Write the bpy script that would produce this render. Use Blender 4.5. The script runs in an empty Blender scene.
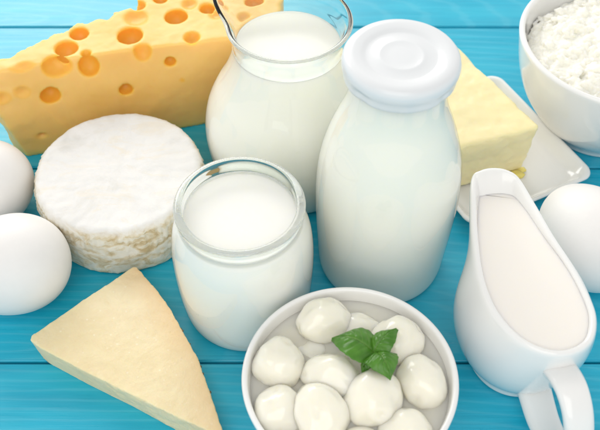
import bpy, bmesh, math, random
from math import sin, cos, pi, radians, sqrt, hypot, atan2, exp
from mathutils import Vector, noise, Matrix

S = 0.01                      # everything below is written in centimetres
random.seed(7)
sc = bpy.context.scene
C = sc.collection

# ------------------------------------------------------------------ materials
def nmat(name):
    m = bpy.data.materials.new(name); m.use_nodes = True
    nt = m.node_tree
    b = nt.nodes['Principled BSDF']
    return m, nt, b

def N(nt, typ, **kw):
    n = nt.nodes.new(typ)
    for k, v in kw.items():
        if k.startswith('i_'):
            n.inputs[k[2:].replace('_', ' ')].default_value = v
        else:
            setattr(n, k, v)
    return n

def ramp(nt, fac, stops):
    r = nt.nodes.new('ShaderNodeValToRGB')
    e = r.color_ramp.elements
    while len(e) < len(stops): e.new(0.5)
    for i, (p, c) in enumerate(stops):
        e[i].position = p
        e[i].color = (c[0], c[1], c[2], 1) if isinstance(c, tuple) else (c, c, c, 1)
    nt.links.new(fac, r.inputs[0])
    return r.outputs[0]

def coords(nt, scale=(1, 1, 1), rot=(0, 0, 0), loc=(0, 0, 0)):
    tc = nt.nodes.new('ShaderNodeTexCoord')
    mp = nt.nodes.new('ShaderNodeMapping')
    mp.inputs['Scale'].default_value = scale
    mp.inputs['Rotation'].default_value = rot
    mp.inputs['Location'].default_value = loc
    nt.links.new(tc.outputs['Object'], mp.inputs[0])
    return mp.outputs[0]

def tex(nt, vec, scale, detail=4, rough=.5, dist=0.0):
    n = nt.nodes.new('ShaderNodeTexNoise')
    n.inputs['Scale'].default_value = scale
    n.inputs['Detail'].default_value = detail
    n.inputs['Roughness'].default_value = rough
    n.inputs['Distortion'].default_value = dist
    nt.links.new(vec, n.inputs['Vector'])
    return n.outputs[0]

def mix(nt, fac, a, b, mode='MIX'):
    m = nt.nodes.new('ShaderNodeMix'); m.data_type = 'RGBA'; m.blend_type = mode
    for sock, v in ((m.inputs[0], fac), (m.inputs[6], a), (m.inputs[7], b)):
        if isinstance(v, (int, float)): sock.default_value = v
        elif isinstance(v, tuple): sock.default_value = (v[0], v[1], v[2], 1)
        else: nt.links.new(v, sock)
    return m.outputs[2]

def bump(nt, b, h, strength=.3, dist=.0005, prev=None):
    n = nt.nodes.new('ShaderNodeBump')
    n.inputs['Strength'].default_value = strength
    n.inputs['Distance'].default_value = dist
    nt.links.new(h, n.inputs['Height'])
    if prev: nt.links.new(prev, n.inputs['Normal'])
    nt.links.new(n.outputs[0], b.inputs['Normal'])
    return n.outputs[0]

def setp(b, color=None, rough=None, sss=0, rad=(1, .6, .4), sscale=.002, spec=.5, coat=0, coatr=.05, ior=1.45, trans=0):
    if color: b.inputs['Base Color'].default_value = (*color, 1)
    if rough is not None: b.inputs['Roughness'].default_value = rough
    b.inputs['Subsurface Weight'].default_value = sss
    b.inputs['Subsurface Radius'].default_value = rad
    b.inputs['Subsurface Scale'].default_value = sscale
    b.inputs['Specular IOR Level'].default_value = spec
    b.inputs['Coat Weight'].default_value = coat
    b.inputs['Coat Roughness'].default_value = coatr
    b.inputs['IOR'].default_value = ior
    b.inputs['Transmission Weight'].default_value = trans

def mat_wood():
    m, nt, b = nmat('blue_painted_wood')
    setp(b, rough=.38, coat=.2, coatr=.25, spec=.55)
    v = coords(nt, (1.0, 14, 1))
    n1 = tex(nt, v, 9, 6, .6, .6)
    v2 = coords(nt, (3, 60, 3), loc=(3, 1, 0))
    n2 = tex(nt, v2, 11, 5, .6, .3)
    v3 = coords(nt, (1, 1, 1))
    n3 = tex(nt, v3, 9, 3, .5)
    # cathedral grain: distorted rings
    vw = coords(nt, (1.1, 5.5, 1), loc=(.07, .31, 0))
    w = nt.nodes.new('ShaderNodeTexWave'); w.wave_type = 'RINGS'; w.rings_direction = 'Z'
    w.inputs['Scale'].default_value = 11; w.inputs['Distortion'].default_value = 3.5
    w.inputs['Detail'].default_value = 3; w.inputs['Detail Scale'].default_value = 1.2
    nt.links.new(vw, w.inputs['Vector'])
    base = ramp(nt, n1, [(.22, (.003, .375, .560)), (.50, (.006, .435, .628)), (.82, (.028, .520, .700))])
    fine = ramp(nt, n2, [(.35, .95), (.6, 1.0)])
    c = mix(nt, 1.0, base, fine, 'MULTIPLY')
    wr = ramp(nt, w.outputs[1], [(.0, 0.0), (.8, .04), (.97, .20)])
    c = mix(nt, wr, c, (.16, .58, .72))
    v5 = coords(nt, (1.5, 150, 3), loc=(9, 4, 0))
    n5 = tex(nt, v5, 6, 4, .65, .2)
    c = mix(nt, ramp(nt, n5, [(.58, 0.0), (.72, .35)]), c, (.05, .50, .68))
    n6 = tex(nt, coords(nt, (1.2, 120, 3), loc=(2, 8, 0)), 7, 4, .65, .2)
    c = mix(nt, ramp(nt, n6, [(.60, 0.0), (.74, .45)]), c, (.002, .26, .42))
    pr_ = ramp(nt, n3, [(.45, 0.0), (.75, .22)])
    c = mix(nt, pr_, c, (.10, .52, .68))
    nt.links.new(c, b.inputs['Base Color'])
    rr = ramp(nt, n2, [(.3, .26), (.7, .46)])
    nt.links.new(rr, b.inputs['Roughness'])
    bn = bump(nt, b, n5, .3, .0004, bump(nt, b, n1, .25, .0006))
    bump(nt, b, n2, .25, .0003, bn)
    return m

def mat_gap():
    m, nt, b = nmat('dark_blue_gap')
    setp(b, (.006, .26, .38), .6)
    return m

def mat_porcelain(name='white_porcelain', col=(.86, .86, .85)):
    m, nt, b = nmat(name)
    setp(b, col, .13, sss=.15, rad=(1, .95, .9), sscale=.002, coat=.5, coatr=.04)
    n = tex(nt, coords(nt), 60, 2)
    bump(nt, b, n, .05, .0002)
    return m

def mat_glass():
    m, nt, b = nmat('clear_glass')
    setp(b, (.935, .985, .975), .0, ior=1.47, trans=1)
    return m

def mat_thin_glass():
    # the thin wall that the milk wets: a clear skin that only mirrors, it does not bend light
    m = bpy.data.materials.new('wetted_glass_wall'); m.use_nodes = True
    nt = m.node_tree
    nt.nodes.remove(nt.nodes['Principled BSDF'])
    tr = nt.nodes.new('ShaderNodeBsdfTransparent'); tr.inputs[0].default_value = (.985, .995, .988, 1)
    gl = nt.nodes.new('ShaderNodeBsdfGlossy'); gl.inputs['Roughness'].default_value = .03
    fr = nt.nodes.new('ShaderNodeFresnel')
    ge = nt.nodes.new('ShaderNodeNewGeometry'); mr = nt.nodes.new('ShaderNodeMapRange')
    mr.inputs['To Min'].default_value = 1.42; mr.inputs['To Max'].default_value = 1 / 1.42   # a skin mirrors alike from either side
    nt.links.new(ge.outputs['Backfacing'], mr.inputs['Value']); nt.links.new(mr.outputs[0], fr.inputs[0])
    mx = nt.nodes.new('ShaderNodeMixShader')
    nt.links.new(fr.outputs[0], mx.inputs[0]); nt.links.new(tr.outputs[0], mx.inputs[1]); nt.links.new(gl.outputs[0], mx.inputs[2])
    nt.links.new(mx.outputs[0], nt.nodes['Material Output'].inputs[0])
    return m

def mat_milk(name='milk', ss=.011, col=(.955, .94, .85)):
    m, nt, b = nmat(name)
    setp(b, col, .25, sss=.85, rad=(1.0, .95, .75), sscale=ss, spec=.4)
    n = tex(nt, coords(nt), 30, 2)
    c = mix(nt, ramp(nt, n, [(.3, 0.0), (.7, .5)]), col, tuple(x * .975 for x in col))
    nt.links.new(c, b.inputs['Base Color'])
    return m

def mat_swiss():
    m, nt, b = nmat('holey_yellow_cheese')
    setp(b, rough=.42, sss=.75, rad=(1.0, .55, .16), sscale=.007, spec=.45)
    v = coords(nt)
    n1 = tex(nt, v, 22, 5, .55)
    n2 = tex(nt, v, 160, 4, .6)
    # the cut faces are paler; inside each hole the colour is a deeper yellow (vertex attribute)
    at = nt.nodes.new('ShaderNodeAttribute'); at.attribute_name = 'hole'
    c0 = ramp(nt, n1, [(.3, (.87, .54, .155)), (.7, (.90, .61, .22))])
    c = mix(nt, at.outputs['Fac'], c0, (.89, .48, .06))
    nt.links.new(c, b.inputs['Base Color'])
    bn = bump(nt, b, n1, .15, .001)
    bump(nt, b, n2, .2, .0004, bn)
    return m

def mat_brie():
    m, nt, b = nmat('white_mould_rind')
    setp(b, rough=.75, sss=.3, rad=(1, .9, .7), sscale=.003, spec=.2)
    v = coords(nt)
    tc = nt.nodes.new('ShaderNodeTexCoord')
    sx = nt.nodes.new('ShaderNodeSeparateXYZ'); nt.links.new(tc.outputs['Object'], sx.inputs[0])
    geo = nt.nodes.new('ShaderNodeNewGeometry')
    sn = nt.nodes.new('ShaderNodeSeparateXYZ'); nt.links.new(geo.outputs['Normal'], sn.inputs[0])
    n1 = tex(nt, v, 28, 6, .65, .4)
    n2 = tex(nt, v, 110, 5, .65)
    n4 = tex(nt, coords(nt, (1, 2.4, 1), (0, 0, .15)), 42, 5, .7, .8)
    top = ramp(nt, n1, [(.30, (.70, .69, .66)), (.43, (.79, .785, .77)), (.72, (.84, .84, .83))])
    tanp = ramp(nt, n4, [(.53, 0.0), (.66, .5)])
    top = mix(nt, tanp, top, (.80, .73, .60))
    # side: tan wrinkles where the bloom is thin
    vs = coords(nt, (1, 1, 1.9))
    wn = tex(nt, vs, 85, 6, .62, 1.4)
    side = ramp(nt, wn, [(.36, (.56, .43, .23)), (.46, (.72, .63, .45)), (.57, (.82, .79, .70))])
    fz = ramp(nt, sn.outputs[2], [(.35, 1.0), (.95, 0.0)])
    mul = nt.nodes.new('ShaderNodeMath'); mul.operation = 'MULTIPLY'
    nn = ramp(nt, n1, [(.25, .75), (.7, 1.0)])
    nt.links.new(fz, mul.inputs[0]); nt.links.new(nn, mul.inputs[1])
    c = mix(nt, mul.outputs[0], top, side)
    nt.links.new(c, b.inputs['Base Color'])
    bn = bump(nt, b, n2, .5, .0006)
    bn = bump(nt, b, wn, .35, .001, bn)
    bump(nt, b, n1, .4, .0012, bn)
    return m

def mat_parm():
    m, nt, b = nmat('hard_cheese')
    setp(b, rough=.5, sss=.5, rad=(1, .75, .4), sscale=.004, spec=.35)
    v = coords(nt)
    n1 = tex(nt, v, 30, 6, .6)
    n2 = tex(nt, v, 240, 5, .65)
    n3 = tex(nt, coords(nt, (1, 1, 1), loc=(.4, .2, 0)), 12, 3)
    c = ramp(nt, n1, [(.3, (.80, .68, .42)), (.7, (.86, .76, .51))])
    c = mix(nt, ramp(nt, n3, [(.45, 0.0), (.7, .5)]), c, (.90, .81, .60))
    n5 = tex(nt, coords(nt, loc=(.1, .7, 0)), 75, 6, .7, .5)
    c = mix(nt, ramp(nt, n5, [(.42, 0.0), (.62, .35)]), c, (.74, .60, .36))
    vo = nt.nodes.new('ShaderNodeTexVoronoi'); vo.inputs['Scale'].default_value = 230
    nt.links.new(v, vo.inputs['Vector'])
    c = mix(nt, ramp(nt, vo.outputs['Distance'], [(.0, .55), (.16, 0.0)]), c, (.95, .90, .76))   # salt crystals
    at = nt.nodes.new('ShaderNodeAttribute'); at.attribute_name = 'rind'
    c = mix(nt, at.outputs['Fac'], c, (.78, .55, .30))
    nt.links.new(c, b.inputs['Base Color'])
    bn = bump(nt, b, n2, .8, .0005)
    bn = bump(nt, b, n5, .5, .0010, bn)
    bump(nt, b, n1, .4, .0014, bn)
    return m

def simple(name, col, rough, sss=0, rad=(1, .8, .6), sscale=.003, bs=0, bscale=80, bdist=.0003, var=0, spec=.5, coat=0):
    m, nt, b = nmat(name)
    setp(b, col, rough, sss, rad, sscale, spec=spec, coat=coat)
    n = tex(nt, coords(nt), bscale, 5, .6)
    if bs: bump(nt, b, n, bs, bdist)
    if var:
        n2 = tex(nt, coords(nt), bscale * .3, 4, .6)
        c = mix(nt, ramp(nt, n2, [(.3, 0.0), (.7, 1.0)]), col, tuple(x * (1 - var) for x in col))
        nt.links.new(c, b.inputs['Base Color'])
    return m

def mat_whey():
    m, nt, b = nmat('cloudy_whey')
    setp(b, (.985, .945, .83), .06, sss=.6, rad=(1, .9, .7), sscale=.006, spec=.5, ior=1.33)
    tr = nt.nodes.new('ShaderNodeBsdfTransparent'); tr.inputs[0].default_value = (.98, .95, .86, 1)
    mx = nt.nodes.new('ShaderNodeMixShader')
    mx.inputs[0].default_value = .66
    out = nt.nodes['Material Output']
    nt.links.new(tr.outputs[0], mx.inputs[1]); nt.links.new(b.outputs[0], mx.inputs[2])
    nt.links.new(mx.outputs[0], out.inputs[0])
    n = tex(nt, coords(nt), 40, 2)
    bump(nt, b, n, .2, .0008)
    return m

def mat_leaf():
    m, nt, b = nmat('basil_leaf')
    setp(b, rough=.28, sss=.2, rad=(.3, 1, .2), sscale=.001, spec=.45)
    n = tex(nt, coords(nt), 160, 4)
    at = nt.nodes.new('ShaderNodeAttribute'); at.attribute_name = 'vein'
    c = ramp(nt, n, [(.3, (.048, .160, .014)), (.7, (.095, .260, .028))])
    c = mix(nt, at.outputs['Fac'], c, (.17, .33, .07))
    nt.links.new(c, b.inputs['Base Color'])
    bump(nt, b, n, .4, .0003)
    return m

M_wood = mat_wood(); M_gap = mat_gap(); M_porc = mat_porcelain(); M_glass = mat_glass()
M_thin = mat_thin_glass(); M_milk = mat_milk(); M_cream = mat_milk('cream', .003, (.92, .875, .82)); M_yog = mat_milk('yogurt', .008, (.93, .92, .87))
M_swiss = mat_swiss(); M_brie = mat_brie(); M_parm = mat_parm()
M_egg = simple('eggshell', (.85, .835, .82), .42, .25, (1, .9, .85), .003, .3, 330, .0002, .03, spec=.35)
M_mozz = simple('fresh_mozzarella', (.91, .88, .765), .25, .75, (1, .9, .6), .006, .3, 70, .0008, .05, coat=.8)
M_butter = simple('butter', (.95, .835, .50), .34, .6, (1, .8, .35), .005, .14, 40, .001, .04)
M_smear = simple('soft_butter', (.93, .74, .22), .2, .5, (1, .8, .3), .004)
M_curd = simple('cottage_curd', (.94, .92, .83), .40, .6, (1, .92, .7), .004, .3, 300, .0004, .02)
M_lid = simple('white_lacquered_tin', (.74, .76, .78), .28, 0, bs=.04, bscale=90, spec=.5, coat=.3)
M_whey = mat_whey(); M_leaf = mat_leaf()
M_stem = simple('basil_stem', (.10, .20, .04), .45, bs=.2)
M_fleck = simple('dark_rind_crumb', (.16, .13, .08), .8, bs=.4, bscale=300)
M_crumb = simple('cheese_crumb', (.82, .72, .52), .6, .3, bs=.4, bscale=300)

# ------------------------------------------------------------------ helpers
def mkobj(name, me, m, parent=None, origin=(0, 0, 0)):
    o = bpy.data.objects.new(name, me); C.objects.link(o)
    if m: me.materials.append(m)
    if parent: o.parent = parent
    else: o.location = Vector(origin) * S
    return o

def mesh(name, verts, faces, m, parent=None, origin=(0, 0, 0), smooth=True):
    me = bpy.data.meshes.new(name)
    O = Vector(origin)
    me.from_pydata([(Vector(v) - O) * S for v in verts], [], faces)
    me.update()
    bm = bmesh.new(); bm.from_mesh(me)
    bmesh.ops.recalc_face_normals(bm, faces=bm.faces)
    bm.to_mesh(me); bm.free()
    for p in me.polygons: p.use_smooth = smooth
    return mkobj(name, me, m, parent, origin)

def empty(name, origin):
    o = bpy.data.objects.new(name, None); C.objects.link(o)
    o.location = Vector(origin) * S; o.empty_display_size = .02
    return o

def tag(o, label=None, cat=None, group=None, kind=None):
    if label: o['label'] = label
    if cat: o['category'] = cat
    if group: o['group'] = group
    if kind: o['kind'] = kind
    return o

def bake(o):
    dg = bpy.context.evaluated_depsgraph_get(); dg.update()
    me = bpy.data.meshes.new_from_object(o.evaluated_get(dg))
    old = o.data; o.modifiers.clear(); o.data = me
    bpy.data.meshes.remove(old)
    for p in me.polygons: p.use_smooth = True
    return o

def spline(pts, n=6):
    """Catmull-Rom through (r, z) points"""
    out = []
    P = [pts[0]] + list(pts) + [pts[-1]]
    for i in range(1, len(P) - 2):
        p0, p1, p2, p3 = (Vector(p) for p in P[i-1:i+3])
        for k in range(n):
            t = k / n
            out.append(tuple(.5 * ((2*p1) + (-p0+p2)*t + (2*p0-5*p1+4*p2-p3)*t*t + (-p0+3*p1-3*p2+p3)*t**3)))
    out.append(tuple(pts[-1]))
    return out

def lathe(prof, cx, cy, seg=96, deform=None, closed=False):
    """prof: (r, z) list. First/last at r~0 are capped by a pole; closed joins last ring to first."""
    V, F, rings = [], [], []
    for r, z in prof:
        if r < 1e-4:
            rings.append([len(V)]); V.append((cx, cy, z)); continue
        ids = []
        for k in range(seg):
            a = 2 * pi * k / seg
            x, y, zz = r * cos(a), r * sin(a), z
            if deform: x, y, zz = deform(a, r, z)
            ids.append(len(V)); V.append((cx + x, cy + y, zz))
        rings.append(ids)
    pairs = list(zip(rings[:-1], rings[1:]))
    if closed: pairs.append((rings[-1], rings[0]))
    for A, B in pairs:
        for k in range(seg):
            k2 = (k + 1) % seg
            if len(A) == 1 and len(B) == 1: continue
            if len(A) == 1: F.append((A[0], B[k], B[k2]))
            elif len(B) == 1: F.append((A[k], A[k2], B[0]))
            else: F.append((A[k], A[k2], B[k2], B[k]))
    return V, F

def offs(prof, d):
    """offset an (r, z) profile inwards by d (towards the axis / up at the base)"""
    out = []
    for i, (r, z) in enumerate(prof):
        a = prof[max(i-1, 0)]; b = prof[min(i+1, len(prof)-1)]
        tx, tz = b[0]-a[0], b[1]-a[1]; L = hypot(tx, tz) or 1
        out.append((max(r - tz / L * d, 0), z + tx / L * d))
    return out

def displace(me, f):
    """move each vertex (cm coords) by f(p, n) along its normal"""
    nr = [v.normal.copy() for v in me.vertices]
    for v, n in zip(me.vertices, nr):
        v.co += n * (f(v.co / S, n) * S)
    me.update()

def fbm(p, sc_, oct_=3):
    return noise.fractal(Vector(p) * sc_, 1.0, 2.0, oct_)

# ------------------------------------------------------------------ table
GAPS = [-61.19, -48.24, -35.29, -22.34, -9.39, 3.57, 16.53, 29.49, 42.45, 55.41]
table = tag(empty('table', (0, 0, 0)), kind='structure')
for i in range(len(GAPS) - 1):
    y0, y1 = GAPS[i] + .07, GAPS[i+1] - .07
    bm = bmesh.new()
    bmesh.ops.create_cube(bm, size=1)
    hx, hy = 70, (y1 - y0) / 2
    for v in bm.verts:
        v.co = Vector((v.co.x * 2 * hx, v.co.y * 2 * hy, v.co.z * 1.8)) * S
    bmesh.ops.bevel(bm, geom=bm.edges[:], offset=.07 * S, segments=3, affect='EDGES')
    me = bpy.data.meshes.new('plank'); bm.to_mesh(me); bm.free()
    for p in me.polygons: p.use_smooth = False
    o = mkobj('plank', me, M_wood, table)
    o.location = Vector(((i * 37) % 11 - 5, (y0 + y1) / 2, -.9)) * S
    # boards face up with their own stretch of grain
    for v in me.vertices: v.co.x += ((i * 53) % 17) * .01
    o.location.x -= ((i * 53) % 17) * .01
mesh('batten', [(-70, -61, -1.86), (70, -61, -1.86), (70, 55, -1.86), (-70, 55, -1.86),
                (-70, -61, -1.3), (70, -61, -1.3), (70, 55, -1.3), (-70, 55, -1.3)],
     [(3, 2, 1, 0), (4, 5, 6, 7), (0, 1, 5, 4), (1, 2, 6, 5), (2, 3, 7, 6), (3, 0, 4, 7)], M_gap, table, smooth=False)

# ------------------------------------------------------------------ glass jug
def vessel(root, outer, wall, cx, cy, lip=None, *, base_up=.25, level=5, deform=None, name='glass_body'):
    """closed glass shell of one outer profile"""
    inner = offs(outer, wall)
    z0 = outer[0][1]
    inner = [(r, z) for r, z in inner if z > z0 + base_up + .02 and r > .3]
    rt, zt = outer[-1]
    if lip:              # the rim is a thick rounded ring
        za, zb, rl = lip
        inner = [(r + (min(rl, r) - r) * max(0, min(1, (z - za) / (zb - za))), z) for r, z in inner]
    ri = [r for r, z in inner if z <= zt][-1]
    rm, hw = (rt + ri) / 2, (rt - ri) / 2
    arc = [(rm + hw * cos(a), zt + hw * .62 * sin(a)) for a in [pi * k / 12 for k in range(1, 12)]]
    inner = [p for p in inner if p[1] <= zt]
    prof = [(0, z0 + .12), (outer[0][0] * .8, z0 + .12)] + list(outer) + arc + list(reversed(inner))
    prof += [(inner[0][0] * .93, z0 + base_up), (0, z0 + base_up)]
    V, F = lathe(prof, cx, cy, 288, deform)
    o = mesh(name, V, F, M_glass, root, (cx, cy, 0))
    o.data.materials.append(M_thin)
    for p in o.data.polygons:
        if p.center.z / S < level: p.material_index = 1
    return o, inner

def fill(name, outer, wall, cx, cy, level, mat, lap=.06, deform=None, dome=0.0):
    inn = offs(outer, wall - lap)
    z0 = outer[0][1] + .07
    pts = [(r, z) for r, z in inn if z0 < z < level]
    # interpolate the radius at the level
    rl = pts[-1][0]
    for (ra, za), (rb, zb) in zip(inn[:-1], inn[1:]):
        if za <= level <= zb and zb > za: rl = ra + (rb - ra) * (level - za) / (zb - za)
    prof = [(0, z0 - .02), (pts[0][0] * .97, z0 - .02)] + pts + [(rl, level), (rl - .05, level - .035), (rl - .16, level - .06)]
    prof += [((rl - .16) * k / 6, level - .06) for k in range(5, 0, -1)] + [(0, level - .06)]
    V, F = lathe(prof, cx, cy, 128, deform)
    return mesh(name, V, F, mat, None, (cx, cy, 0))

jx, jy = -.59, 3.74
SP = radians(146)
def spout(a, r, z):
    d = (a - SP + pi) % (2 * pi) - pi
    w = exp(-(d / .42) ** 2)
    t = max(0, (z - 8.9) / 1.6); t = t * t * (3 - 2 * min(t, 1)) if t < 1 else 1.0
    # the spout pulls the lip outwards; the lip pinches in slightly either side of it
    pin = exp(-((abs(d) - .75) / .3) ** 2)
    rr = r + t * (1.15 * w - .12 * pin)
    return rr * cos(a), rr * sin(a), z + t * .35 * w
jug = tag(empty('milk_jug', (jx, jy, 0)), 'clear glass jug of milk with flared open mouth, between holey cheese and capped bottle', 'jug')
jug_out = spline([(3.3, 0), (3.85, .12), (4.2, .7), (4.55, 2.2), (4.63, 3.6), (4.42, 4.9), (3.98, 6.0), (3.45, 7.0), (3.08, 7.9), (2.90, 8.6), (2.85, 9.2), (2.86, 9.6), (2.98, 10.05), (3.22, 10.45)], 8)
vessel(jug, jug_out, .20, jx, jy, None, base_up=.3, level=8.9, deform=spout)
tag(fill('milk', jug_out, .20, jx, jy, 8.95, M_milk, .185, deform=spout), 'white milk filling the open glass jug', 'milk')

# ------------------------------------------------------------------ capped bottle
bx, by = 4.22, -3.09
bot = tag(empty('milk_bottle', (bx, by, 0)), 'glass bottle full of milk closed by a round white metal cap', 'bottle')
bot_out = spline([(2.75, 0), (3.02, .1), (3.22, .55), (3.32, 2), (3.43, 4), (3.47, 6.0), (3.34, 7.7), (3.06, 9.0), (2.70, 10.1), (2.36, 11.0), (2.18, 11.7), (2.13, 12.4), (2.13, 13.0), (2.16, 13.5)], 6)
vessel(bot, bot_out, .24, bx, by, None, base_up=.3, level=12.9)
tag(fill('milk', bot_out, .24, bx, by, 12.9, M_milk, .225), 'milk filling the capped glass bottle', 'milk')
lid = [(0, 14.0), (.5, 14.0), (.80, 13.995), (.88, 14.01), (.96, 14.01), (1.03, 13.985), (1.35, 13.975), (1.48, 13.97), (1.56, 13.98), (1.66, 14.03), (1.78, 14.06), (2.0, 14.08),
       (2.2, 14.09), (2.36, 14.02), (2.46, 13.89), (2.50, 13.70), (2.49, 13.52), (2.45, 13.40), (2.42, 13.28), (2.41, 13.14), (2.41, 13.02), (2.39, 12.95), (2.35, 12.92), (2.31, 12.97),
       (2.31, 13.5), (2.3, 13.75), (2.1, 13.82), (1.0, 13.82), (0, 13.82)]
def lugs(a, r, z):
    # four pressed lugs in the skirt
    k = exp(-((((a / (pi / 2)) % 1) - .5) / .09) ** 2)
    t = 1 if z < 13.45 and r > 2.2 else 0
    rr = r - .07 * k * t
    return rr * cos(a), rr * sin(a), z
V, F = lathe(lid, bx, by, 128, lugs)
mesh('cap', V, F, M_lid, bot, (bx, by, 0))

# ------------------------------------------------------------------ small open jar
yx, yy = -2.70, -6.0
jar = tag(empty('yogurt_jar', (yx, yy, 0)), 'short round glass jar of white yogurt standing open in front of the jug', 'jar')
jar_out = spline([(2.35, 0), (2.75, .08), (3.05, .5), (3.22, 1.6), (3.33, 3.2), (3.34, 4.8), (3.22, 6.0), (2.98, 6.75), (2.80, 7.12), (2.80, 7.35), (2.93, 7.6), (2.96, 7.85)], 6)
vessel(jar, jar_out, .24, yx, yy, (6.9, 7.25, 2.55), base_up=.3, level=6.95)
tag(fill('yogurt', jar_out, .24, yx, yy, 7.15, M_yog, .225), 'smooth white yogurt filling the small open jar', 'yogurt')

# ------------------------------------------------------------------ bowls
def bowl(name, cx, cy, outer, wall, label):
    inner = offs(outer, wall)
    inner = [(r, z) for r, z in inner if z > outer[0][1] + .5 and r > .2]
    rt, zt = outer[-1]; ri = inner[-1][0]
    rm, hw = (rt + ri) / 2, (rt - ri) / 2
    inner = [p for p in inner if p[1] <= zt + .01]
    arc = [(rm + hw * cos(a), zt + hw * sin(a)) for a in [pi * k / 8 for k in range(1, 8)]]
    rb = outer[0][0]
    prof = [(0, .35), (rb - .5, .35), (rb - .35, .05), (rb - .12, .0)] + outer + arc + list(reversed(inner)) + [(inner[0][0] * .7, inner[0][1] - .12), (0, inner[0][1] - .15)]
    V, F = lathe(prof, cx, cy, 128)
    o = mesh(name, V, F, M_porc, None, (cx, cy, 0))
    return tag(o, label, 'bowl'), inner

mx_, my_ = 2.13, -12.75
mb_out = spline([(2.6, .08), (2.72, .5), (3.3, 1.2), (4.0, 2.3), (4.42, 3.4), (4.62, 4.5)], 8)
bowl('bowl', mx_, my_, mb_out, .26, 'white porcelain bowl holding mozzarella balls and whey')
cx_, cy_ = 17.95, 7.35
cb_out = spline([(3.0, .08), (3.15, .5), (3.9, 1.3), (4.85, 2.8), (5.4, 4.4), (5.75, 6.4)], 8)
bowl('bowl', cx_, cy_, cb_out, .34, 'white porcelain bowl heaped with cottage cheese at the back corner of the table')

# whey
def level_disc(name, outer, wall, lap, cx, cy, z_low, z_top, mat):
    inn = offs(outer, wall - lap)
    pts = [(r, z) for r, z in inn if z_low < z < z_top]
    rl = pts[-1][0]
    for (ra, za), (rb, zb) in zip(inn[:-1], inn[1:]):
        if za <= z_top <= zb and zb > za: rl = ra + (rb - ra) * (z_top - za) / (zb - za)
    prof = [(0, z_low)] + pts + [(rl, z_top), (rl - .1, z_top - .03), (0, z_top - .03)]
    V, F = lathe(prof, cx, cy, 96)
    return mesh(name, V, F, mat, None, (cx, cy, 0))
tag(level_disc('whey', mb_out, .26, .06, mx_, my_, .9, 3.98, M_whey), 'cloudy whey around the mozzarella balls in the bowl', 'whey', kind='stuff')

# ------------------------------------------------------------------ mozzarella
BALLS = [  # x, y, z, rx, ry, rz, turn, label
 (1.12, -9.72, 4.15, 1.22, .98, .95, .2, 'large mozzarella ball against the back rim, left of the basil'),
 (4.35, -10.72, 4.10, 1.10, 1.06, 1.0, .5, 'mozzarella ball behind and right of the basil sprig'),
 (5.28, -12.75, 3.95, .98, 1.18, 1.0, .3, 'oval mozzarella ball at the right wall of the bowl'),
 (-.90, -11.88, 4.05, 1.10, 1.08, 1.0, -.5, 'round mozzarella ball at the left wall of the bowl'),
 (.55, -11.05, 3.15, 1.12, .90, .85, .0, 'half sunken mozzarella ball left of the basil, second row'),
 (1.40, -12.55, 4.10, 1.26, .92, .95, -.35, 'oval mozzarella ball touching the tip of the large basil leaf from below'),
 (3.10, -13.65, 4.15, 1.25, 1.14, 1.05, .2, 'large mozzarella ball directly in front of the basil sprig'),
 (-.90, -14.05, 3.85, 1.00, 1.05, .95, .1, 'mozzarella ball cut by the lower frame edge beside the left bowl wall'),
 (.80, -14.25, 4.05, 1.10, 1.34, 1.0, .5, 'long mozzarella ball in the front row, pointed end up'),
 (2.62, -9.95, 3.70, 1.00, .80, .8, .0, 'small mozzarella ball half hidden behind the large basil leaf'),
 (4.35, -15.0, 3.75, 1.05, 1.05, .95, .0, 'frontmost mozzarella ball at lower right of the bowl'),
 (4.85, -13.9, 2.85, 1.15, 1.05, .9, .6, 'sunken mozzarella ball under the whey at the right'),
 (-.02, -12.75, 2.95, 1.0, .95, .9, .3, 'sunken mozzarella ball between the two left balls'),
 (2.6, -15.9, 3.6, 1.1, 1.1, .95, .3, 'mozzarella ball near the front wall of the bowl'),
 (2.3, -11.3, 2.7, 1.1, 1.0, .9, .3, 'sunken mozzarella ball under the basil sprig'),
 (-.55, -10.35, 2.9, .95, .9, .85, .2, 'sunken mozzarella ball under the whey by the back left wall'),
 (3.1, -9.25, 2.85, .9, .8, .8, .1, 'sunken mozzarella ball under the whey by the back wall'),
]
for i, (x, y, z, rx, ry, rz, turn, lab) in enumerate(BALLS):
    bm = bmesh.new(); bmesh.ops.create_icosphere(bm, subdivisions=5, radius=1)
    ct, st = cos(turn), sin(turn)
    for v in bm.verts:
        n = v.co.copy()
        p = n * (1 + .018 * (1 - abs(noise.noise(n * 1.9 + Vector((i * 1.3, 5, i)))) * 5) * .5 + .15 * noise.noise(n * 1.1 + Vector((i * 3.1, 0, 0))) + .035 * noise.noise(n * 2.2 + Vector((0, i * 2.7, 0))))
        if i in (8, 5, 0): p.x *= 1 - .16 * n.y          # drawn to a blunt point
        # pinch crease where the curd was torn off
        c = Vector((sin(i * 2.1), cos(i * 1.7), .45)).normalized()
        d = n.angle(c)
        p *= 1 - .06 * exp(-(d / .16) ** 2) + .012 * exp(-((d - .34) / .12) ** 2)
        q = Vector((p.x * rx, p.y * ry, p.z * rz)) * 1.06
        v.co = Vector((q.x * ct - q.y * st, q.x * st + q.y * ct, q.z)) * S
    me = bpy.data.meshes.new('mozzarella_ball'); bm.to_mesh(me); bm.free()
    for p in me.polygons: p.use_smooth = True
    o = mkobj('mozzarella_ball', me, M_mozz, None, (x, y, z))
    tag(o, lab, 'mozzarella ball', 'mozzarella balls in the white bowl')

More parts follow.
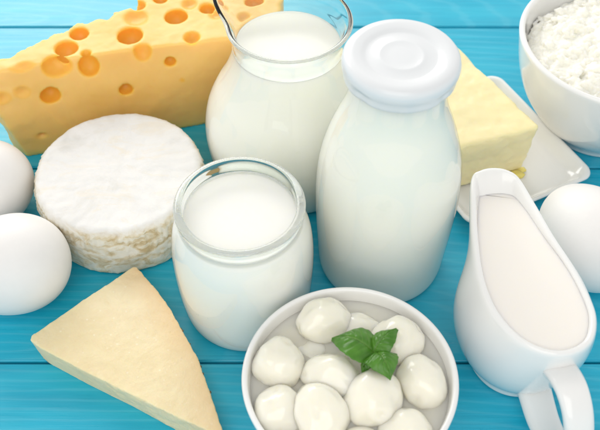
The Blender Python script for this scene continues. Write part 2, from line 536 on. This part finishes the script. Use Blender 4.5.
# ------------------------------------------------------------------ basil
basil = tag(empty('basil_sprig', (2.95, -12.0, 4.9)), 'small sprig of green basil leaves lying on the mozzarella', 'basil')
def leaf(base, tip, width, lift, tilt, curl, cup=.25):
    base, tip = Vector(base), Vector(tip)
    ax = tip - base; L = ax.length; ax.normalize()
    side = ax.cross(Vector((0, 0, 1))).normalized()
    side = (Matrix.Rotation(tilt, 3, ax) @ side)
    up = side.cross(ax).normalized()
    nu, nv = 56, 32
    V, F, vein = [], [], []
    for i in range(nu + 1):
        u = i / nu
        w = width * (max(0, sin(pi * min(1, u ** .74))) ** (.55 + .45 * u * u)) * (1 - .12 * u)
        for j in range(nv + 1):
            s = j / nv * 2 - 1
            vs = s * (1 + .02 * sin(u * 40))
            h = lift * sin(pi * u * .9) - curl * u * u                       # arch along the length
            h += cup * width * (1 - (1 - abs(s)) ** 1.6) * -.9 * (1 if cup > 0 else -1) * abs(s)
            h -= .07 * exp(-(s / .06) ** 2)                                   # midrib groove
            ph = (u - abs(s) * .28) * 6.2
            fr = ph - math.floor(ph)
            q = abs(fr - .5) * 2                                             # 0 mid-quilt .. 1 vein
            qe = (1 - q ** 3)
            h += .042 * qe * min(1, abs(s) * 5) * (1 - abs(s) ** 3) * min(1, 4 * (1 - u)) * min(1, 4 * u)
            h += .03 * noise.noise(Vector((u * 5, s * 3, L * 7)))
            V.append(base + ax * (u * L) + side * (vs * w) + up * h)
            vein.append(max(exp(-(s / .045) ** 2), .55 * exp(-((1 - q) / .13) ** 2) * (1 - abs(s))))
    for i in range(nu):
        for j in range(nv):
            a = i * (nv + 1) + j
            F.append((a, a + 1, a + nv + 2, a + nv + 1))
    o = mesh('leaf', V, F, M_leaf, basil, (2.95, -12.0, 4.9))
    at = o.data.attributes.new('vein', 'FLOAT', 'POINT')
    for k, x in enumerate(vein): at.data[k].value = x
    md = o.modifiers.new('s', 'SOLIDIFY'); md.thickness = .035 * S; md.offset = 0
    bake(o)
    return o
leaf((3.22, -12.0, 5.15), (1.40, -11.15, 5.15), 1.02, .45, .25, .25, .22)
leaf((3.10, -12.05, 5.2), (4.05, -11.15, 5.85), .62, .26, -.3, .18, .40)
leaf((3.22, -12.0, 5.20), (3.72, -13.22, 5.72), .78, .36, -.1, .32, .35)
leaf((3.10, -12.0, 5.05), (2.55, -12.75, 4.95), .30, .12, .3, .25, .5)
def tube(name, pts, rad, m, parent, origin, seg=12):
    V, F = [], []
    n = len(pts)
    for i, p in enumerate(pts):
        p = Vector(p)
        t = (Vector(pts[min(i+1, n-1)]) - Vector(pts[max(i-1, 0)])).normalized()
        a = t.orthogonal().normalized(); b = t.cross(a)
        r = rad[i] if isinstance(rad, (list, tuple)) else rad
        for k in range(seg):
            th = 2*pi*k/seg
            V.append(p + a * cos(th) * r + b * sin(th) * r)
    for i in range(n - 1):
        for k in range(seg):
            k2 = (k+1) % seg
            F.append((i*seg+k, i*seg+k2, (i+1)*seg+k2, (i+1)*seg+k))
    F.append(tuple(range(seg))[::-1]); F.append(tuple(range((n-1)*seg, n*seg)))
    return mesh(name, V, F, m, parent, origin)
tube('stem', [(3.2, -11.95, 5.2), (3.08, -12.15, 5.05), (3.0, -12.4, 4.95), (2.98, -12.6, 4.98)], .07, M_stem, basil, (2.95, -12.0, 4.9))

# ------------------------------------------------------------------ eggs
def egg(x, y, rs, rl, yaw, pitch, lab, z=None):
    bm = bmesh.new(); bmesh.ops.create_uvsphere(bm, u_segments=96, v_segments=64, radius=1)
    R = Matrix.Rotation(yaw, 3, 'Z') @ Matrix.Rotation(pitch, 3, 'Y')
    for v in bm.verts:
        n = v.co.copy()          # long axis z -> blunt end +
        r = rs * (1 + .10 * n.z)
        p = Vector((n.x * r, n.y * r, n.z * rl))
        v.co = (R @ p) * S
    zmin = min(v.co.z for v in bm.verts)
    for v in bm.verts: v.co.z -= zmin
    me = bpy.data.meshes.new('egg'); bm.to_mesh(me); bm.free()
    for p in me.polygons: p.use_smooth = True
    return tag(mkobj('egg', me, M_egg, None, (x, y, 0)), lab, 'egg', 'white eggs on the table')
egg(-14.4, -5.35, 2.50, 3.0, radians(15), radians(88), 'white egg behind the hard cheese wedge at the left edge, the nearer of two')
egg(-16.95, -.20, 2.35, 2.9, radians(60), radians(88), 'white egg left of the round white cheese, partly hidden by a nearer egg')
egg(14.75, -3.5, 2.50, 3.05, radians(-65), radians(90), 'white egg right of the sauce boat, beside the butter dish')

# ------------------------------------------------------------------ brie
rx_, ry_ = -9.62, .35
RB = 4.48; HB = 3.4
prof = [(0, 0), (2, 0), (3.6, 0)] + [(RB - .35 + .35 * sin(a), .35 - .35 * cos(a)) for a in [pi/2*k/8 for k in range(9)]]
prof += [(RB + .05 * sin(pi * k / 14), .35 + (HB - .85) * k / 14) for k in range(1, 14)]
prof += [(RB - .5 + .5 * cos(a), HB - .5 + .5 * sin(a)) for a in [pi/2*k/10 for k in range(11)]]
prof += [(RB - .5 - (RB - .5) * k / 26, HB) for k in range(1, 26)] + [(0, HB)]
V, F = lathe(prof, rx_, ry_, 360)
brie = mesh('brie', V, F, M_brie, None, (rx_, ry_, 0))
def fb(p, n):
    side = max(0, 1 - abs(n.z) * 1.4)
    h = .05 * fbm(p, .5) + .02 * fbm(p, 2.2, 4)
    a = atan2(p.y, p.x)
    rid = noise.noise(Vector((p.x * 2.3, p.y * 2.3, p.z * 3.2))) 
    rid2 = abs(noise.noise(Vector((cos(a) * 9 + 1.2 * rid, sin(a) * 9, p.z * 2.6 + rid))))
    h += side * (.16 * (rid2 - .2) + .03 * sin(a * 95) * (1 if p.z > 2.0 else .3) * max(0, min(1, (p.z - 1.6))))
    if n.z > .7:
        h += .02 * sin(p.y * 9 + 1.5 * fbm(p, .6)) * .35 + .03 * fbm(p, 1.1, 3)
    if p.z < .1: h *= .2
    return h
displace(brie.data, fb)
tag(brie, 'round white rinded soft cheese with tan mottled side, whole', 'soft cheese')

# ------------------------------------------------------------------ solids from polygons
def prism_dense(name, top, bottom, m, voxel, smooth_it, origin, cut=None, bev=.15):
    n = len(top)
    V = [Vector(p) for p in bottom] + [Vector(p) for p in top]
    F = [tuple(range(n))[::-1], tuple(range(n, 2*n))] + [(i, (i+1) % n, n + (i+1) % n, n + i) for i in range(n)]
    o = mesh(name, V, F, m, None, origin, smooth=False)
    if cut:
        bmc = bmesh.new()
        O = Vector(origin)
        for (x, y, z, a, b, c, ang) in cut:
            mt = Matrix.Translation((Vector((x, y, z)) - O) * S) @ Matrix.Rotation(ang, 4, 'Z') @ Matrix.Diagonal((a * S, b * S, c * S, 1))
            bmesh.ops.create_icosphere(bmc, subdivisions=4, radius=1, matrix=mt)
        mc = bpy.data.meshes.new('cut'); bmc.to_mesh(mc); bmc.free()
        co = bpy.data.objects.new('cut', mc); C.objects.link(co); co.location = O * S
        md = o.modifiers.new('b', 'BOOLEAN'); md.operation = 'DIFFERENCE'; md.solver = 'EXACT'; md.object = co; md.use_self = True
    md = o.modifiers.new('r', 'REMESH'); md.mode = 'VOXEL'; md.voxel_size = voxel * S
    if smooth_it:
        md = o.modifiers.new('s', 'SMOOTH'); md.factor = .5; md.iterations = smooth_it
    bake(o)
    if cut:
        bpy.data.objects.remove(co); bpy.data.meshes.remove(mc)
    return o

# ------------------------------------------------------------------ holey cheese
def densify(poly, step, jag=0, seed=0):
    out = []
    n = len(poly)
    for i in range(n):
        a, b = Vector(poly[i]), Vector(poly[(i+1) % n])
        k = max(1, int((b - a).length / step))
        for j in range(k):
            out.append(a + (b - a) * (j / k))
    return out
HZ = 6.0
t_front = [(-17.6, 4.75), (-15.2, 5.35), (-13.2, 6.1), (-9.4, 6.95), (-4.0, 7.9), (-1.6, 8.45)]
t_back = [(-1.0, 11.5), (-1.2, 14.5), (-4, 15.5), (-8.6, 14.2), (-9.7, 12.6), (-9.45, 11.7), (-9.9, 10.7), (-10.7, 10.2), (-11.0, 9.55), (-11.6, 9.75), (-12.2, 9.3), (-12.7, 9.35), (-13.2, 8.6), (-13.9, 8.25), (-14.6, 7.5), (-16.4, 6.0), (-17.9, 5.5)]
top = [(x, y, HZ) for x, y in t_front + t_back]
b_front = [(-16.0, 4.45), (-14.6, 4.8), (-12.8, 5.2), (-10.75, 5.85), (-6.06, 7.1), (-1.6, 8.3)]
b_back = [(-1.0, 11.5), (-1.2, 14.5), (-4, 15.5), (-8.6, 14.2), (-9.7, 12.6), (-9.5, 11.7), (-9.9, 10.9), (-10.7, 10.4), (-11.1, 9.8), (-11.7, 9.8), (-12.2, 9.4), (-12.7, 9.2), (-13.2, 8.7), (-13.9, 8.3), (-14.9, 7.6), (-16.2, 6.4), (-16.9, 5.2)]
bottom = [(x, y, 0) for x, y in b_front + b_back]
HOLES_T = [(-12.47, 8.37, .5, .32), (-12.99, 7.06, .62, .55), (-9.57, 8.19, .70, .55), (-7.13, 9.91, .62, .5), (-9.40, 9.75, .72, .28), (-9.45, 10.94, .42, .4),
           (-6.42, 11.03, .48, .25), (-5.4, 10.65, .42, .35), (-4.85, 10.05, .40, .2), (-6.07, 8.02, .45, .4), (-13.39, 5.75, .70, .35), (-15.01, 5.25, .66, .25),
           (-3.2, 9.4, .5, .35), (-2.6, 11.2, .6, .4), (-8.2, 11.6, .4, .3), (-4.2, 12.4, .5, .4), (-6.8, 13.2, .5, .4)]
cut = []
holes = []
for x, y, r, d in HOLES_T:
    R = (r * r + d * d) / (2 * d) if d < r else r * 1.05
    R = max(R, r)
    k = len(cut)
    if k not in (4, 6, 8, 9, 11, 12):          # a cut bubble: more than half of it left in the paste
        R = r * 1.06; z = HZ - R * .42
    else:
        z = HZ + (R - d) if d < r else HZ - .25
    cut.append((x, y, z, R, R * 1.02, R, 0)); holes.append((x, y, z, R))
for x, y, z, a, c, dep in [(-11.75, 6.1, 5.30, .56, .66, .30), (-11.82, 6.45, 5.95, .27, .30, .2), (-14.08, 5.35, 3.84, .56, .52, .34), (-10.01, 6.5, 3.41, .42, .38, .18), (-7.36, 7.25, 4.89, .33, .30, .08),
                           (-6.81, 7.3, 3.61, .24, .22, .05), (-16.36, 4.62, 4.36, .60, .55, -.22), (-15.28, 4.95, 4.52, .60, .55, -.26), (-14.94, 4.85, 1.33, .30, .16, -.05),
                           (-8.75, 6.95, 5.85, .50, .70, .0), (-13.3, 5.85, 5.6, .75, .6, .0)]:
    cut.append((x, y + dep, z, a, a, c, .25)); holes.append((x, y + dep, z, max(a, c)))
strength = [.5 if k in (4, 6, 8, 11, 12) else .9 for k in range(len(HOLES_T))] + [1, 1, 1, 1, 1, 1, .6, .5, .3, .8, .8]
swiss = prism_dense('holey_cheese', top, bottom, M_swiss, .085, 6, (-9, 8, 0), cut)
def fsw(p, n):
    w = Vector((p.x - 9, p.y + 8, p.z))
    edge = 0
    h = .05 * fbm(w, .45) + .012 * fbm(w, 2.5, 3)
    # the torn back-left edge is crumbly
    d = (w.x + 17) * -.60 + (w.y - 5.2) * .80
    if d > .2 and w.x < -9 and n.z < .95 and n.y > -.3: h += .14 * fbm(w, 1.6, 4)
    if w.x < -14.6: h += .10 * min(1, (-14.6 - w.x) / 1.5) * noise.noise(Vector((w.x * .8 + w.z * .9, w.y * 1.1 - w.z * .5, w.z * .9 - w.x * .4)))
    return h if p.z > .1 else 0
displace(swiss.data, fsw)
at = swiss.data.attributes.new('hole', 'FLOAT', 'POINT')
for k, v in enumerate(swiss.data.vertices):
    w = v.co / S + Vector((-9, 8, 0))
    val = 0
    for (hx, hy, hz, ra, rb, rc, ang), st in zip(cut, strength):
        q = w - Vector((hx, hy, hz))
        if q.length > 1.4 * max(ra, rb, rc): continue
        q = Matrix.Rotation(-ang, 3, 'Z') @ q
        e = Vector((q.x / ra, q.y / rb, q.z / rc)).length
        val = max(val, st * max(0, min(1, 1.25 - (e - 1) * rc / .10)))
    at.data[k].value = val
tag(swiss, 'big wedge of yellow cheese full of round holes, behind the round white cheese', 'cheese')

# ------------------------------------------------------------------ hard cheese wedge
HP = 1.55
tp = [(-12.85, -9.12), (-12.88, -8.86), (-12.6, -8.62), (-10.7, -6.75), (-8.75, -5.0), (-8.5, -4.72), (-8.28, -4.75), (-7.7, -5.5), (-7.03, -6.36), (-6.36, -7.29), (-5.88, -8.13), (-5.4, -8.98), (-4.8, -10.08), (-4.12, -11.87), (-3.5, -13.6), (-3.4, -13.9), (-3.7, -13.98),
      (-5.7, -13.05), (-8.0, -11.85), (-10.2, -10.72), (-12.3, -9.55)]
bp = [(x + (.12 if x < -7 else -.05), y + .05) for x, y in tp]
bp[0] = (-12.55, -9.2)
topP = densify([(x, y, HP) for x, y in tp], .5); 
n_ = len(tp)
Tt, Bb = [], []
for i in range(n_):
    a, b = tp[i], tp[(i+1) % n_]; c, d = bp[i], bp[(i+1) % n_]
    k = max(1, int(hypot(b[0]-a[0], b[1]-a[1]) / .4))
    for j in range(k):
        t = j / k
        Tt.append((a[0]+(b[0]-a[0])*t, a[1]+(b[1]-a[1])*t, HP)); Bb.append((c[0]+(d[0]-c[0])*t, c[1]+(d[1]-c[1])*t, 0))
parm = prism_dense('hard_cheese_wedge', Tt, Bb, M_parm, .05, 3, (-8, -9.5, 0))
rind_line = [(-8.28, -4.75), (-7.7, -5.5), (-7.03, -6.36), (-6.36, -7.29), (-5.88, -8.13), (-5.4, -8.98), (-4.8, -10.08), (-4.12, -11.87), (-3.5, -13.6), (-3.4, -13.9)]
def dist_rind(w):
    best = 9
    for a, b in zip(rind_line[:-1], rind_line[1:]):
        A, B, P = Vector(a), Vector(b), Vector((w.x, w.y))
        t = max(0, min(1, (P - A).dot(B - A) / (B - A).length_squared))
        best = min(best, (P - (A + (B - A) * t)).length)
    return best
def fp(p, n):
    w = Vector((p.x - 8, p.y - 9.5, p.z))
    if p.z < .08: return 0
    side = 1 - abs(n.z)
    h = .035 * fbm(w, .5) + .010 * fbm(w, 3.5, 4)
    h += side * .012 * fbm(w, 1.4, 3)
    if w.x > -9 and side > .25: h += .03 * fbm(w, 2.6, 4)
    return h
displace(parm.data, fp)
at = parm.data.attributes.new('rind', 'FLOAT', 'POINT')
for k, v in enumerate(parm.data.vertices):
    w = v.co / S + Vector((-8, -9.5, 0))
    d = dist_rind(w)
    at.data[k].value = max(0, .55 * exp(-(d / 1.1) ** 2) + .25 * exp(-(d / .25) ** 2)) + .06 * noise.noise(w * 1.2)
tag(parm, 'thin triangular wedge of pale hard cheese with brownish rind edge in the foreground', 'hard cheese')
# dark rind crumbs clinging to the curved edge
V, F = [], []
def blob(V, F, c, r, seed, sub=1, sq=(1, 1, 1)):
    bm = bmesh.new(); bmesh.ops.create_icosphere(bm, subdivisions=sub, radius=1)
    o0 = len(V)
    for v in bm.verts:
        k = 1 + .45 * noise.noise(v.co * 1.3 + Vector((seed, seed * .7, 0)))
        V.append((c[0] + v.co.x * r * k * sq[0], c[1] + v.co.y * r * k * sq[1], c[2] + v.co.z * r * k * sq[2]))
    for f in bm.faces: F.append(tuple(o0 + v.index for v in f.verts))
    bm.free()
for i, (x, y) in enumerate([(-6.62, -6.9), (-6.45, -7.15), (-5.75, -8.35), (-5.66, -8.5), (-5.25, -9.25), (-4.78, -10.15), (-4.66, -10.45), (-4.50, -10.85), (-4.13, -11.8), (-7.45, -5.8)]):
    blob(V, F, (x - .02, y, HP - .12 - .1 * random.random()), .045 + .035 * random.random(), i, 2)
mesh('rind_flecks', V, F, M_fleck, parm, (-8, -9.5, 0))

# ------------------------------------------------------------------ butter and dish
def rrect(c, ax, ay, hx, hy, r, n=8, z=0):
    out = []
    for sx, sy, a0 in ((1, 1, 0), (-1, 1, pi/2), (-1, -1, pi), (1, -1, 3*pi/2)):
        for k in range(n + 1):
            a = a0 + pi/2 * k / n
            u, v = sx * (hx - r) + r * cos(a), sy * (hy - r) + r * sin(a)
            out.append((c[0] + ax[0]*u + ay[0]*v, c[1] + ax[1]*u + ay[1]*v, z))
    return out
ax = (.89, .455); ay = (-.455, .89)       # across / along the dish
al = hypot(*ay); ay = (ay[0]/al, ay[1]/al)
# dish: corner near (16.3, 2.3), front-left near (8.9, -1.1)
dc = (10.67, 4.37)
rings = []
for hx, hy, r, z in [(3.0, 6.0, .8, .06), (3.15, 6.15, .85, .03), (3.3, 6.3, .9, .15), (3.7, 6.6, .9, .75), (3.92, 6.82, .8, 1.02), (3.98, 6.88, .8, 1.10), (3.95, 6.85, .8, 1.17), (3.85, 6.75, .8, 1.19), (3.72, 6.62, .8, 1.14),
                     (3.45, 6.35, .85, .72), (3.2, 6.1, .9, .42), (2.9, 5.8, .9, .36)]:
    hx += .22; hy -= 2.05
    rings.append(rrect(dc, ax, ay, hx, hy, r, 8, z))
V = [p for r in rings for p in r]; n = len(rings[0]); F = []
for i in range(len(rings) - 1):
    for k in range(n): F.append((i*n+k, i*n+(k+1) % n, (i+1)*n+(k+1) % n, (i+1)*n+k))
F.append(tuple(range(n))[::-1]); F.append(tuple(range((len(rings)-1)*n, len(rings)*n)))
dish = mesh('butter_dish', V, F, M_porc, None, (dc[0], dc[1], 0))
tag(dish, 'white rectangular porcelain dish under the block of butter', 'dish')
# butter
Bt = [(13.1, 3.05), (9.2, 10.2), (4.6, 8.6), (8.3, 1.38)]
Bb_ = [(12.75, 3.0), (9.1, 10.0), (4.9, 8.5), (8.6, 1.5)]
Tt, Bb = [], []
for i in range(4):
    a, b, c, d = Bt[i], Bt[(i+1) % 4], Bb_[i], Bb_[(i+1) % 4]
    k = 12
    for j in range(k):
        t = j / k
        Tt.append((a[0]+(b[0]-a[0])*t, a[1]+(b[1]-a[1])*t, 3.85)); Bb.append((c[0]+(d[0]-c[0])*t, c[1]+(d[1]-c[1])*t, .43))
butter = prism_dense('butter', Tt, Bb, M_butter, .08, 55, (9, 6, .4))
def fbu(p, n):
    w = p + Vector((9, 6, .4))
    h = .09 * fbm(w, .5) + .03 * fbm(w, 1.6, 3)
    h += .03 * noise.noise(Vector((w.x * .7 - w.y * .2, w.y * .3, w.z * 3)))
    if n.z < .5: h += .07 * fbm(w, 1.1, 3)
    return h if w.z > .5 else 0
displace(butter.data, fbu)
V, F = [], []
for i, (x, y, r) in enumerate([(12.5, 2.55, .35), (12.1, 2.35, .3), (12.75, 2.9, .28), (11.5, 2.15, .22)]):
    blob(V, F, (x - .1, y + .1, .44), r, i + 3, 3, (1.1, .9, .35))
mesh('melted_edge', V, F, M_smear, butter, (9, 6, .4))
tag(butter, 'pale yellow block of butter on the white dish', 'butter')

# ------------------------------------------------------------------ sauce boat
# lip outline as angle-sorted plan points with height (back = handle side)
LIP = [(8.12, -3.05, 6.4), (8.62, -2.6, 6.52), (9.3, -2.45, 6.55), (10.0, -2.55, 6.5), (10.6, -3.0, 6.4), (11.15, -4.4, 6.2), (11.65, -6.2, 6.15), (12.15, -7.7, 6.05), (12.55, -9.2, 6.0),
       (12.72, -10.6, 6.0), (12.3, -11.9, 6.0), (11.3, -12.55, 6.0), (10.2, -12.5, 6.0), (9.1, -11.75, 6.0), (8.3, -10.3, 6.0), (7.95, -8.6, 6.05), (7.85, -7.0, 6.15), (7.85, -5.2, 6.4)]
def closed_spline(P, n):
    out = []
    L = len(P)
    for i in range(L):
        p0, p1, p2, p3 = (Vector(P[(i+k-1) % L]) for k in range(4))
        for k in range(n):
            t = k / n
            out.append(.5 * ((2*p1) + (-p0+p2)*t + (2*p0-5*p1+4*p2-p3)*t*t + (-p0+3*p1-3*p2+p3)*t**3))
    return out
lipc = closed_spline(LIP, 6)
cc = Vector((10.35, -9.1))
NB = len(lipc)
def ell(a, c, rx, ry, rot=.1):
    ct, st = cos(rot), sin(rot)
    # radius of ellipse in direction a
    dx, dy = cos(a) * ct + sin(a) * st, -cos(a) * st + sin(a) * ct
    k = 1 / sqrt((dx / rx) ** 2 + (dy / ry) ** 2)
    return Vector((c[0] + cos(a) * k, c[1] + sin(a) * k))
rings = []
lev = [(0.0, 2.0, 2.15), (.12, 2.15, 2.3), (.5, 2.12, 2.25)]
for z, a_, b_ in lev:
    rings.append([ell(atan2(p.y - cc.y, p.x - cc.x), cc, a_, b_).to_3d() + Vector((0, 0, z)) for p in lipc])
for t in [k / 12 for k in range(1, 13)]:
    row = []
    for p in lipc:
        a = atan2(p.y - cc.y, p.x - cc.x)
        B = ell(a, cc, 2.12, 2.25).to_3d() + Vector((0, 0, .5))
        W = ell(a, Vector((10.3, -8.75)), 3.1, 3.75).to_3d() + Vector((0, 0, 3.0))
        dl = (p.xy - W.xy)
        # quadratic-ish curve B -> W -> P through W at t=.5
        ctrl = 2 * W - .5 * (B + p)
        front = max(0, cos(a - pi / 2 - .1)) ** 3           # under the spout the wall runs more directly
        ctrl = ctrl.lerp((B + p) * .5 + Vector((0, -.3, -.5)), .55 * front)
        q = B * (1-t)**2 + ctrl * 2*t*(1-t) + p * t*t
        row.append(q)
    rings.append(row)
V = [p for r in rings for p in r]; F = []
for i in range(len(rings) - 1):
    for k in range(NB): F.append((i*NB+k, i*NB+(k+1) % NB, (i+1)*NB+(k+1) % NB, (i+1)*NB+k))
V.append(Vector((cc.x, cc.y, .05))); c0 = len(V) - 1
for k in range(NB): F.append((c0, (k+1) % NB, k))
boat_o = (cc.x, cc.y, 0)
boat = tag(empty('sauce_boat', boat_o), 'white porcelain sauce boat of cream with pointed spout and looped handle', 'sauce boat')
body = mesh('bowl_body', V, F, M_porc, boat, boat_o)
md = body.modifiers.new('s', 'SOLIDIFY'); md.thickness = .36 * S; md.offset = -1
md = body.modifiers.new('v', 'SUBSURF'); md.levels = 2; md.render_levels = 2
bake(body)
# cream surface
cz = 5.78
crm = []
for k in range(NB):
    col = [rings[i][k] for i in range(len(rings))]
    for a, b in zip(col[:-1], col[1:]):
        if a.z <= cz <= b.z and b.z > a.z:
            q = a.lerp(b, (cz - a.z) / (b.z - a.z))
    crm.append(q)
def inset(poly, d):
    out = []
    n = len(poly)
    for i in range(n):
        a, b = poly[i-1], poly[(i+1) % n]
        t = (b - a); nrm = Vector((-t.y, t.x, 0)).normalized()
        if nrm.dot(Vector((cc.x, cc.y - 0, 0)) - Vector((poly[i].x, poly[i].y, 0))) < 0: nrm = -nrm
        out.append(Vector((poly[i].x, poly[i].y, 0)) + nrm * d)
    return out
rowsC = []
for d, z in ((.55, 4.4), (.24, cz), (.36, cz - .03)):
    rowsC.append([Vector((p.x, p.y, z)) for p in inset(crm, d)])
V = [p for r in rowsC for p in r]; F = []
for i in range(len(rowsC) - 1):
    for k in range(NB): F.append((i*NB+k, i*NB+(k+1) % NB, (i+1)*NB+(k+1) % NB, (i+1)*NB+k))
F.append(tuple(range(NB))[::-1]); F.append(tuple(range((len(rowsC)-1)*NB, len(rowsC)*NB)))
tag(mesh('cream', V, F, M_cream, None, boat_o), 'smooth cream filling the white sauce boat', 'cream')
# handle: a flat strap looping out from the back and returning to the lower body
hp = [(10.95, -11.7, 4.15), (11.12, -12.7, 4.75), (11.3, -13.6, 4.95), (11.48, -14.5, 4.55), (11.6, -15.2, 3.6), (11.55, -15.4, 2.6), (11.4, -14.9, 1.7), (11.2, -14.0, 1.25), (11.0, -13.0, 1.1), (10.8, -11.6, 1.3)]
hs = []
for i in range(len(hp) - 1):
    p0, p1, p2, p3 = (Vector(hp[max(0, min(len(hp)-1, i+k-1))]) for k in range(4))
    for k in range(8):
        t = k / 8
        hs.append(.5 * ((2*p1) + (-p0+p2)*t + (2*p0-5*p1+4*p2-p3)*t*t + (-p0+3*p1-3*p2+p3)*t**3))
hs.append(Vector(hp[-1]))
V, F = [], []
seg = 24
sd = Vector((.98, .19, 0)).normalized()
for i, p in enumerate(hs):
    t = (hs[min(i+1, len(hs)-1)] - hs[max(i-1, 0)]).normalized()
    nn = sd.cross(t).normalized()
    wd = .82 - .18 * sin(pi * i / (len(hs) - 1)); th = .30
    for k in range(seg):
        a = 2*pi*k/seg
        ca, sa = cos(a), sin(a)
        V.append(p + sd * (wd * math.copysign(abs(ca) ** .75, ca)) + nn * (th * math.copysign(abs(sa) ** .85, sa)))
for i in range(len(hs) - 1):
    for k in range(seg):
        k2 = (k+1) % seg
        F.append((i*seg+k, i*seg+k2, (i+1)*seg+k2, (i+1)*seg+k))
F.append(tuple(range(seg))[::-1]); F.append(tuple(range((len(hs)-1)*seg, len(hs)*seg)))
mesh('handle', V, F, M_porc, boat, boat_o)

# ------------------------------------------------------------------ cottage cheese
V, F = [], []
rnd = random.Random(3)
def heap(x, y):
    d = hypot(x, y)
    return 5.35 + .75 * (1 - (d / 5.2) ** 2) + .55 * noise.noise(Vector((x * .55, y * .55, 3))) - .5 * max(0, (d - 4.4))
cnt = 0
for i in range(3600):
    a = rnd.random() * 2 * pi; d = 5.15 * sqrt(rnd.random())
    x, y = d * cos(a), d * sin(a)
    r = .09 + .20 * rnd.random() ** 2.5
    z = heap(x, y) + (rnd.random() - .6) * .35 + .3 * noise.noise(Vector((x * 1.6, y * 1.6, 9)))
    if d + r > 5.3: continue
    blob(V, F, (cx_ + x, cy_ + y, z), r, i * .37, 2, (1.15, .9, .7))
# the mass beneath the curds
prof = [(0, 3.0), (4.6, 3.0), (5.0, 4.6)] + [(5.05 * (1 - k / 14), heap(5.05 * (1 - k / 14), 0) + .02) for k in range(14)] + [(0, 6.0)]
V2, F2 = lathe(prof, cx_, cy_, 64)
o0 = len(V); V += V2; F += [tuple(i + o0 for i in f) for f in F2]
cot = mesh('cottage_cheese', V, F, M_curd, None, (cx_, cy_, 0))
md = cot.modifiers.new('r', 'REMESH'); md.mode = 'VOXEL'; md.voxel_size = .055 * S
md = cot.modifiers.new('s', 'SMOOTH'); md.factor = .5; md.iterations = 2
bake(cot)
displace(cot.data, lambda p, n: .05 * fbm(p, 3.0, 3) + .035 * fbm(p, 8.0, 2))
tag(cot, 'crumbly white cottage cheese curds heaped in the back corner bowl', 'cottage cheese', kind='stuff')

# ------------------------------------------------------------------ light
w = bpy.data.worlds.new('World'); sc.world = w; w.use_nodes = True
bg = w.node_tree.nodes['Background']
wt = w.node_tree
wc = wt.nodes.new('ShaderNodeTexCoord'); ws = wt.nodes.new('ShaderNodeSeparateXYZ')
wt.links.new(wc.outputs['Generated'], ws.inputs[0])
# made-up surround, brighter at the horizon than overhead, added to lift upright sides
wcol = ramp(wt, ws.outputs[2], [(.0, (1.0, .985, .95)), (.35, (.90, .89, .87)), (.7, (.62, .62, .615)), (1.0, (.50, .505, .505))])
wt.links.new(wcol, bg.inputs[0]); bg.inputs[1].default_value = 1.08
def area(name, loc, target, size, power, col):
    l = bpy.data.lights.new(name, 'AREA'); l.shape = 'RECTANGLE'; l.size = size[0] * S; l.size_y = size[1] * S
    l.energy = power; l.color = col
    o = bpy.data.objects.new(name, l); C.objects.link(o)
    o.location = Vector(loc) * S
    d = (Vector(target) - Vector(loc))
    o.rotation_euler = d.to_track_quat('-Z', 'Y').to_euler()
    return o
area('window_light', (-38, 95, 64), (0, 5, 0), (95, 60), 9.5, (1.0, .97, .925))
area('front_fill', (-12, -78, 92), (0, 0, 3), (80, 100), 4.6, (1.0, .975, .935))  # unseen fill lamp on the camera side, added to brighten the milk bodies

# ------------------------------------------------------------------ camera
cam = bpy.data.cameras.new('camera'); co = bpy.data.objects.new('camera', cam); C.objects.link(co)
co.location = (0, -.3213938, .3830222); co.rotation_euler = (radians(40), 0, 0)
cam.lens = 54; cam.sensor_width = 36; cam.clip_start = .01; cam.clip_end = 50
cam.dof.use_dof = True; cam.dof.focus_distance = .44; cam.dof.aperture_fstop = 16
sc.camera = co

sc.view_settings.view_transform = 'Standard'; sc.view_settings.look = 'None'
sc.view_settings.exposure = 0; sc.view_settings.gamma = 1
sc.cycles.use_denoising = True
sc.cycles.max_bounces = 24; sc.cycles.transmission_bounces = 24; sc.cycles.transparent_max_bounces = 8
sc.cycles.glossy_bounces = 5; sc.cycles.diffuse_bounces = 4
sc.cycles.caustics_refractive = True; sc.cycles.caustics_reflective = True
sc.cycles.sample_clamp_indirect = 4
